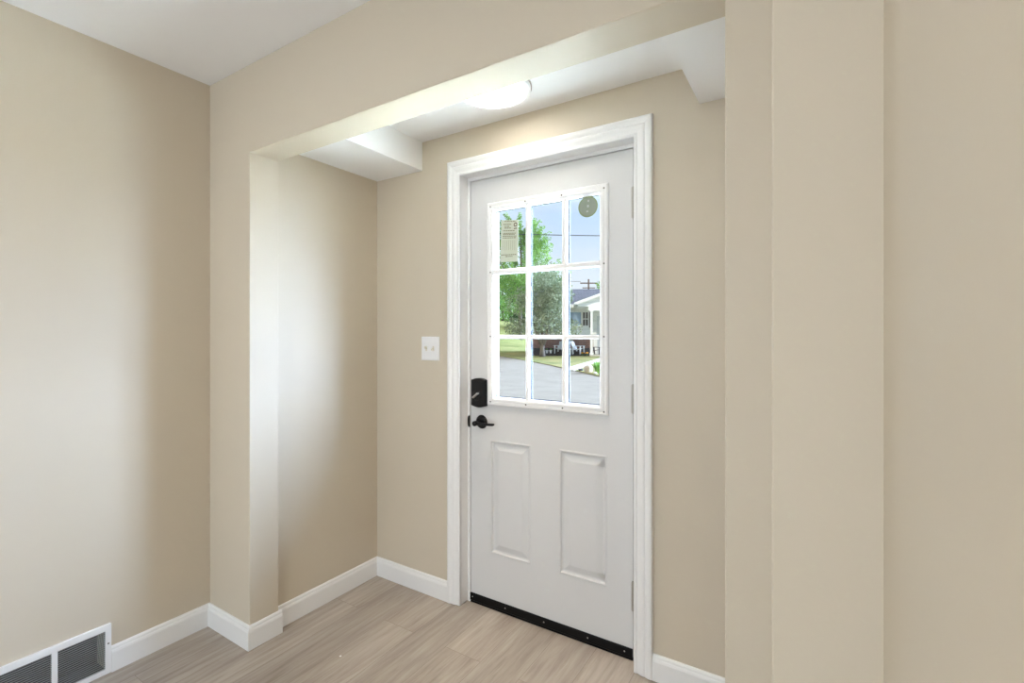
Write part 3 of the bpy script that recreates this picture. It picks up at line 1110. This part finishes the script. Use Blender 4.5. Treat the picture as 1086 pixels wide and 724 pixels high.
def hb(*boxes):
    bm = B(*boxes)
    bm.transform(HM)
    return bm


k = HV / FPX                   # metres per pixel at the front wall
ZB_, ZE, ZR = 1.28, 3.62, 5.25  # brick top, eave, ridge above the street
xl, xr = -2.6, 10.5
finish(hb((xl, xr, 0, 7.5, -0.2, ZB_)), 'brick_base', 'brick', house)
finish(hb((xl, xr, -0.03, 7.5, ZB_, ZE)), 'siding_wall', 'siding', house)
bm = bmesh.new()
prism(bm, [(-0.55, ZE - 0.05), (-0.55, ZE + 0.10), (3.75, ZR), (8.05, ZE + 0.10), (8.05, ZE - 0.05)], 'x', xl - 0.35, xr + 0.35)
bm.transform(HM)
finish(bm, 'roof', 'shingle', house)
finish(hb((xl - 0.36, xr + 0.36, -0.60, -0.55, ZE - 0.12, ZE + 0.12)), 'gutter', 'white', house)
# picture window with its side sash and shutter
x_ = lambda px: (px - 600) * k
zz = lambda py: (CY - py) * k + EYE - GZ0
wb = finish(hb((x_(595), x_(624.2), -0.09, -0.03, zz(346.6), zz(329.8))), 'window', 'white', house)
finish(hb((x_(596.3), x_(616.0), -0.10, -0.088, zz(345.2), zz(331.2))), 'pane', 'sash_blue', wb)
finish(hb((x_(618.0), x_(623.2), -0.10, -0.088, zz(345.2), zz(331.2))), 'pane', 'sash_dark', wb)
bm = hb((x_(618.0), x_(623.2), -0.112, -0.10, zz(338.6), zz(337.8)))
bm2 = bmesh.new()
box(bm2, x_(620.3), x_(620.9), -0.112, -0.10, zz(345.2), zz(331.2))
bm2.transform(HM)
me_ = bpy.data.meshes.new('tmp')
bm2.to_mesh(me_)
bm.from_mesh(me_)
bpy.data.meshes.remove(me_)
bm2.free()
finish(bm, 'sash_bar', 'white', wb)
bm = bmesh.new()
for i in range(14):
    z0 = zz(347.4) + i * (zz(329) - zz(347.4)) / 14
    prism(bm, [(-0.03, z0), (-0.085, z0), (-0.07, z0 + (zz(329) - zz(347.4)) / 14), (-0.03, z0 + (zz(329) - zz(347.4)) / 14)], 'x', x_(624.4), x_(627.6))
bm.transform(HM)
finish(bm, 'shutter', 'slate_paint', house)
# porch: gable, beam, column, slab, front door
PY = -2.2
kp = (HV + PY) / FPX
xp = lambda px: (px - 600) * kp - 0.10
bm = bmesh.new()
pl, pr_, pa = xp(613.5), xp(694), xp(654)
prism(bm, [(pl, ZE - 0.12), (pr_, ZE - 0.12), (pr_, ZE + 0.08), (pa, ZE + 0.95), (pl, ZE + 0.08)], 'y', PY + 0.25, 3.0)
bm.transform(HM)
finish(bm, 'gable', 'siding', house)
bm = bmesh.new()
prism(bm, [(pl - 0.25, ZE - 0.05), (pa, ZE + 1.0), (pr_ + 0.25, ZE - 0.05), (pr_ + 0.25, ZE + 0.15), (pa, ZE + 1.2), (pl - 0.25, ZE + 0.15)], 'y', PY - 0.05, 3.0)
bm.transform(HM)
finish(bm, 'gable_roof', 'white', house)
finish(hb((xp(624.5), pr_, PY, PY + 0.22, ZE - 0.42, ZE - 0.10)), 'porch_beam', 'white', house)
finish(hb((xp(626.2), pr_, PY - 0.05, 0, -0.1, 0.12)), 'porch_slab', 'path', house)
for px in (627.9, 692):
    bm = bmesh.new()
    box(bm, xp(px) - 0.085, xp(px) + 0.085, PY, PY + 0.17, 0.12, ZE - 0.4)
    box(bm, xp(px) - 0.12, xp(px) + 0.12, PY - 0.03, PY + 0.20, 0.12, 0.26)
    box(bm, xp(px) - 0.12, xp(px) + 0.12, PY - 0.03, PY + 0.20, ZE - 0.5, ZE - 0.38)
    bm.transform(HM)
    finish(bm, 'porch_column', 'white', house)
finish(hb((x_(629), pr_, -0.10, -0.031, 0.12, ZE - 0.12)), 'porch_wall', 'siding', house)
dr = finish(hb((x_(632.5), x_(647), -0.16, -0.10, 0.14, 2.9)), 'front_door', 'offgrey', house)
finish(hb((x_(634.5), x_(638.5), -0.175, -0.16, 1.6, 2.6), (x_(634.5), x_(638.5), -0.175, -0.16, 0.4, 1.4)), 'door_panel', 'white', dr)

# planting bed along the brick base
def bed(y):                    # height of the sloping bed above the street
    return 0.05 + 0.50 * max(0.0, 1 + y / 1.7)


bm = bmesh.new()
bx = (-2.6, -1.0, 0.6, 1.75)
by = ((-0.031, -0.85, -1.5), (-0.031, -0.85, -1.6), (-0.031, -0.9, -1.65), (-0.031, -1.0, -1.75))
top = [[bm.verts.new(HM @ Vector((x, y, bed(y)))) for y in ys] for x, ys in zip(bx, by)]
bot = [[bm.verts.new(HM @ Vector((x, y, 0.01))) for y in ys] for x, ys in zip(bx, by)]
for i in range(3):
    for j in range(2):
        bm.faces.new((top[i][j], top[i + 1][j], top[i + 1][j + 1], top[i][j + 1]))
        bm.faces.new((bot[i][j], bot[i][j + 1], bot[i + 1][j + 1], bot[i + 1][j]))
    bm.faces.new((top[i][0], bot[i][0], bot[i + 1][0], top[i + 1][0]))
    bm.faces.new((top[i][2], top[i + 1][2], bot[i + 1][2], bot[i][2]))
for i in (0, 3):
    for j in range(2):
        bm.faces.new((top[i][j], top[i][j + 1], bot[i][j + 1], bot[i][j]))
struct('path_planting_bed', bm, 'mulch')
# concrete walk from the road to the porch
P = [gnd(598, 391.6), gnd(609, 393.6), gnd(633, 384.4), gnd(645, 380), gnd(639, 379.3), gnd(624, 384.0)]
flat('path_walkway', P, GZ0 + 0.045, 'path', 0.04)


# chairs on the bed
def slat_chair(label, x, y, rz, mat, zg, s=1.0, group=None, name='lawn_chair'):
    loc = HM @ Vector((x, y, zg))
    c = thing(name, label, 'chair', loc, HROT + rz, group)
    PM = parent_matrix(c)

    def part(nm, bm):
        bm.transform(Matrix.Scale(s, 4))
        bm.transform(PM)
        finish(bm, nm, mat, c)
    bm = bmesh.new()
    for i in range(5):
        box(bm, -0.26, 0.26, -0.28 + i * 0.115, -0.18 + i * 0.115, 0.36 - i * 0.02, 0.385 - i * 0.02)
    part('seat', bm)
    bm = bmesh.new()
    rot = Matrix.Translation((0, 0.27, 0.27)) @ Matrix.Rotation(R(-20), 4, 'X')
    for i in range(5):
        hh = 0.66 - abs(i - 2) * 0.035
        box(bm, -0.265 + i * 0.108, -0.167 + i * 0.108, -0.012, 0.012, 0, hh, rot)
    box(bm, -0.26, 0.26, 0.012, 0.035, 0.38, 0.44, rot)
    part('backrest', bm)
    for sx_ in (-1, 1):
        bm = bmesh.new()
        box(bm, sx_ * 0.31 - 0.055, sx_ * 0.31 + 0.055, -0.34, 0.36, 0.53, 0.555)
        part('armrest', bm)
        bm = bmesh.new()
        box(bm, sx_ * 0.29 - 0.02, sx_ * 0.29 + 0.02, -0.31, -0.22, 0, 0.53)
        part('leg', bm)
        bm = bmesh.new()
        rot = Matrix.Translation((sx_ * 0.29, 0.26, 0)) @ Matrix.Rotation(R(-6), 4, 'X')
        box(bm, -0.02, 0.02, -0.045, 0.045, 0, 0.53, rot)
        part('leg', bm)


slat_chair('white slatted garden chair between small table and porch column', x_(612.6), -1.15, R(62), 'white', bed(-1.3) - 0.02, 1.05, 'white garden chairs')
slat_chair('white slatted garden chair behind the small tree by the brick', x_(594), -1.2, R(-25), 'white', bed(-1.2) - 0.02, 1.05, 'white garden chairs')
slat_chair('dark outdoor chair standing on the porch behind its column', xp(634.6), PY + 0.85, R(70), 'darkfab', 0.12, 0.95, None, 'porch_chair')
tb = thing('garden_table', 'low round white garden table between the white chairs', 'table', HM @ Vector((x_(603.6), -1.5, bed(-1.5) - 0.01)), HROT)
bm = bmesh.new()
lathe(bm, [(0, 0.43), (0.24, 0.43), (0.24, 0.40), (0, 0.40)], tb.location, (0, 0, 1), 24)
finish(bm, 'tabletop', 'white', tb)
for a in range(4):
    bm = bmesh.new()
    c_, s_ = math.cos(a * math.pi / 2 + 0.6), math.sin(a * math.pi / 2 + 0.6)
    tube(bm, [tb.location + Vector((c_ * 0.20, s_ * 0.20, 0)), tb.location + Vector((c_ * 0.15, s_ * 0.15, 0.40))], 0.022, 8)
    finish(bm, 'leg', 'white', tb)
for px, y, lab in ((580.3, -1.15, 'small white flower pot right beside the trunk of the dusty tree'), (584.2, -1.15, 'small white flower pot between the other pot and a garden chair')):
    q = HM @ Vector((x_(px), y, bed(y) - 0.02))
    pt = thing('flower_pot', lab, 'flower pot', q, 0, 'white pots by the trunk')
    bm = bmesh.new()
    lathe(bm, [(0, 0), (0.07, 0), (0.10, 0.20), (0.112, 0.20), (0.112, 0.23), (0.095, 0.23), (0.09, 0.20), (0, 0.19)], q, (0, 0, 1), 20)
    finish(bm, 'pot', 'white', pt)
    bm = bmesh.new()
    leaf_cloud(bm, [(q.x, q.y, q.z + 0.27, 1, 0.09, 0.09, 0.08)], 60, 0.08, int(px))
    finish(bm, 'foliage', 'leaf_mid', pt)
for i, (px, y, lab) in enumerate(((616.3, -1.72, 'orange marigold clump left of the porch column'), (620.6, -1.70, 'orange marigold clump at the foot of the porch column'))):
    q = HM @ Vector((x_(px), y, bed(y) - 0.02))
    mg_ = thing('marigold_plant', lab, 'flowers', q, 0, 'marigolds by the porch')
    bm = bmesh.new()
    leaf_cloud(bm, [(q.x, q.y, q.z + 0.11, 1, 0.13, 0.13, 0.11)], 160, 0.08, 70 + i)
    finish(bm, 'foliage', 'leaf_dark', mg_)
    bm = bmesh.new()
    r_ = random.Random(90 + i)
    for _ in range(16):
        a, rr = r_.uniform(0, 6.28), r_.uniform(0, 0.12)
        lathe(bm, [(0, 0.035), (0.035, 0.022), (0.045, 0), (0.02, -0.02), (0, -0.02)], (q.x + rr * math.cos(a), q.y + rr * math.sin(a), q.z + 0.2 + r_.uniform(-0.04, 0.04)), (r_.uniform(-.3, .3), -0.5, 1), 10)
    finish(bm, 'blossoms', 'flower', mg_)


# clump of strap leaves and rocks at the road edge
def rock(label, px, py, w, h, mat, seed):
    u, v = gnd(px, py)
    c = at(u, v, GZ0 + 0.03)
    r = random.Random(seed)
    bm = bmesh.new()
    bmesh.ops.create_icosphere(bm, subdivisions=3, radius=1)
    ph = [r.uniform(0, 6) for _ in range(6)]
    for q in bm.verts:
        d = 1 + 0.10 * math.sin(3 * q.co.x + ph[0]) + 0.10 * math.sin(4 * q.co.y + ph[1]) + 0.08 * math.sin(5 * q.co.z + ph[2]) + 0.05 * math.sin(9 * q.co.x + 7 * q.co.y + ph[3])
        q.co = Vector((q.co.x * w / 2 * d, q.co.y * w / 2.4 * d, max(-0.1 * h, q.co.z * h * 0.55 * d + h * 0.42))) + c
    o = finish(bm, 'rock', mat, smooth=True)
    tag(o, label, 'rock', 'rocks by the road edge')


rock('tan boulder left of the strap leaved plant at the road edge', 623.5, 395.2, 0.40, 0.30, 'rock', 1)
rock('dark rock at the road edge where the concrete walk begins', 615.6, 393.8, 0.20, 0.11, 'rock_dark', 2)
rock('small white rock beneath the strap leaved plant', 631.5, 397.3, 0.14, 0.09, 'rock_white', 3)
rock('small dark rock right of the white one at the road edge', 637.5, 398.6, 0.17, 0.10, 'rock_dark', 4)


def strap_plant(label, px, py, h, n_, seed):
    u, v = gnd(px, py)
    c = at(u, v, GZ0 + 0.03)
    r = random.Random(seed)
    t = thing('strap_leaf_plant', label, 'plant', c)
    bm = bmesh.new()
    for i in range(n_):
        a = r.uniform(0, 6.28)
        lean = r.uniform(0.1, 0.75)
        L_ = h * r.uniform(0.75, 1.15)
        w = 0.022 * r.uniform(0.8, 1.3)
        d = Vector((math.cos(a), math.sin(a), 0))
        sd = Vector((-d.y, d.x, 0))
        prev = None
        b0 = c + d * r.uniform(0, 0.10)
        for s_i in range(6):
            f_ = s_i / 5
            p = b0 + d * (L_ * lean * f_ ** 1.6) + Vector((0, 0, L_ * (f_ - 0.45 * lean * f_ ** 3)))
            ww = w * (1 - f_ ** 2 * 0.95)
            cur = (bm.verts.new(p - sd * ww), bm.verts.new(p + sd * ww))
            if prev:
                bm.faces.new((prev[0], prev[1], cur[1], cur[0]))
            prev = cur
    finish(bm, 'foliage', 'hosta', t)
    return t


strap_plant('bright green strap leaved clump among rocks at the road edge', 634.0, 396.2, 0.50, 90, 5)

# utility pole and wires
v = 84.0
up = thing('utility_pole', 'brown wooden utility pole with crossarm standing beyond the slate roof', 'utility pole', at(uv(624.3, v), v, GZ0), PSI)
PM = parent_matrix(up)
bm = bmesh.new()
cyl(bm, (0, 0, -0.3), (0, 0, 11.1), 0.19, 0.14, 14)
bm.transform(PM)
finish(bm, 'pole', 'pole', up)
bm = bmesh.new()
box(bm, -1.5, 1.5, -0.25, -0.13, 10.3, 10.5)
box(bm, -1.1, 1.1, -0.25, -0.13, 9.5, 9.66)
bm.transform(PM)
finish(bm, 'crossarm', 'pole', up)
for x in (-1.4, -0.7, 0.7, 1.4):
    bm = bmesh.new()
    lathe(bm, [(0.0, 0.2), (0.04, 0.19), (0.06, 0.12), (0.04, 0.1), (0.06, 0.05), (0.03, 0)], PM @ Vector((x, -0.19, 10.5)), (0, 0, 1), 10)
    finish(bm, 'insulator', 'rock_white', up)


def wire(label, pts, r, sag, group='overhead wires'):
    bm = bmesh.new()
    A, C_ = Vector(pts[0]), Vector(pts[1])
    P = [A.lerp(C_, i / 24) - Vector((0, 0, sag * 4 * (i / 24) * (1 - i / 24))) for i in range(25)]
    tube(bm, P, r, 6)
    o = finish(bm, 'overhead_wire', 'wire')
    tag(o, label, 'wire', group)


def sky_pt(px, py, v):
    return at(uv(px, v), v, EYE + (CY - py) * v / FPX)


wire('upper black wire crossing the sky level through the upper panes', (sky_pt(470, 245.0, 26), sky_pt(760, 249.5, 26)), 0.022, 0.12)
wire('lower wire running left from the utility pole crossarm', (sky_pt(430, 295, 84), sky_pt(616, 298.3, 84)), 0.035, 0.25)
wire('lower wire running right from the utility pole crossarm', (sky_pt(633, 298.3, 84), sky_pt(800, 294, 84)), 0.035, 0.25)
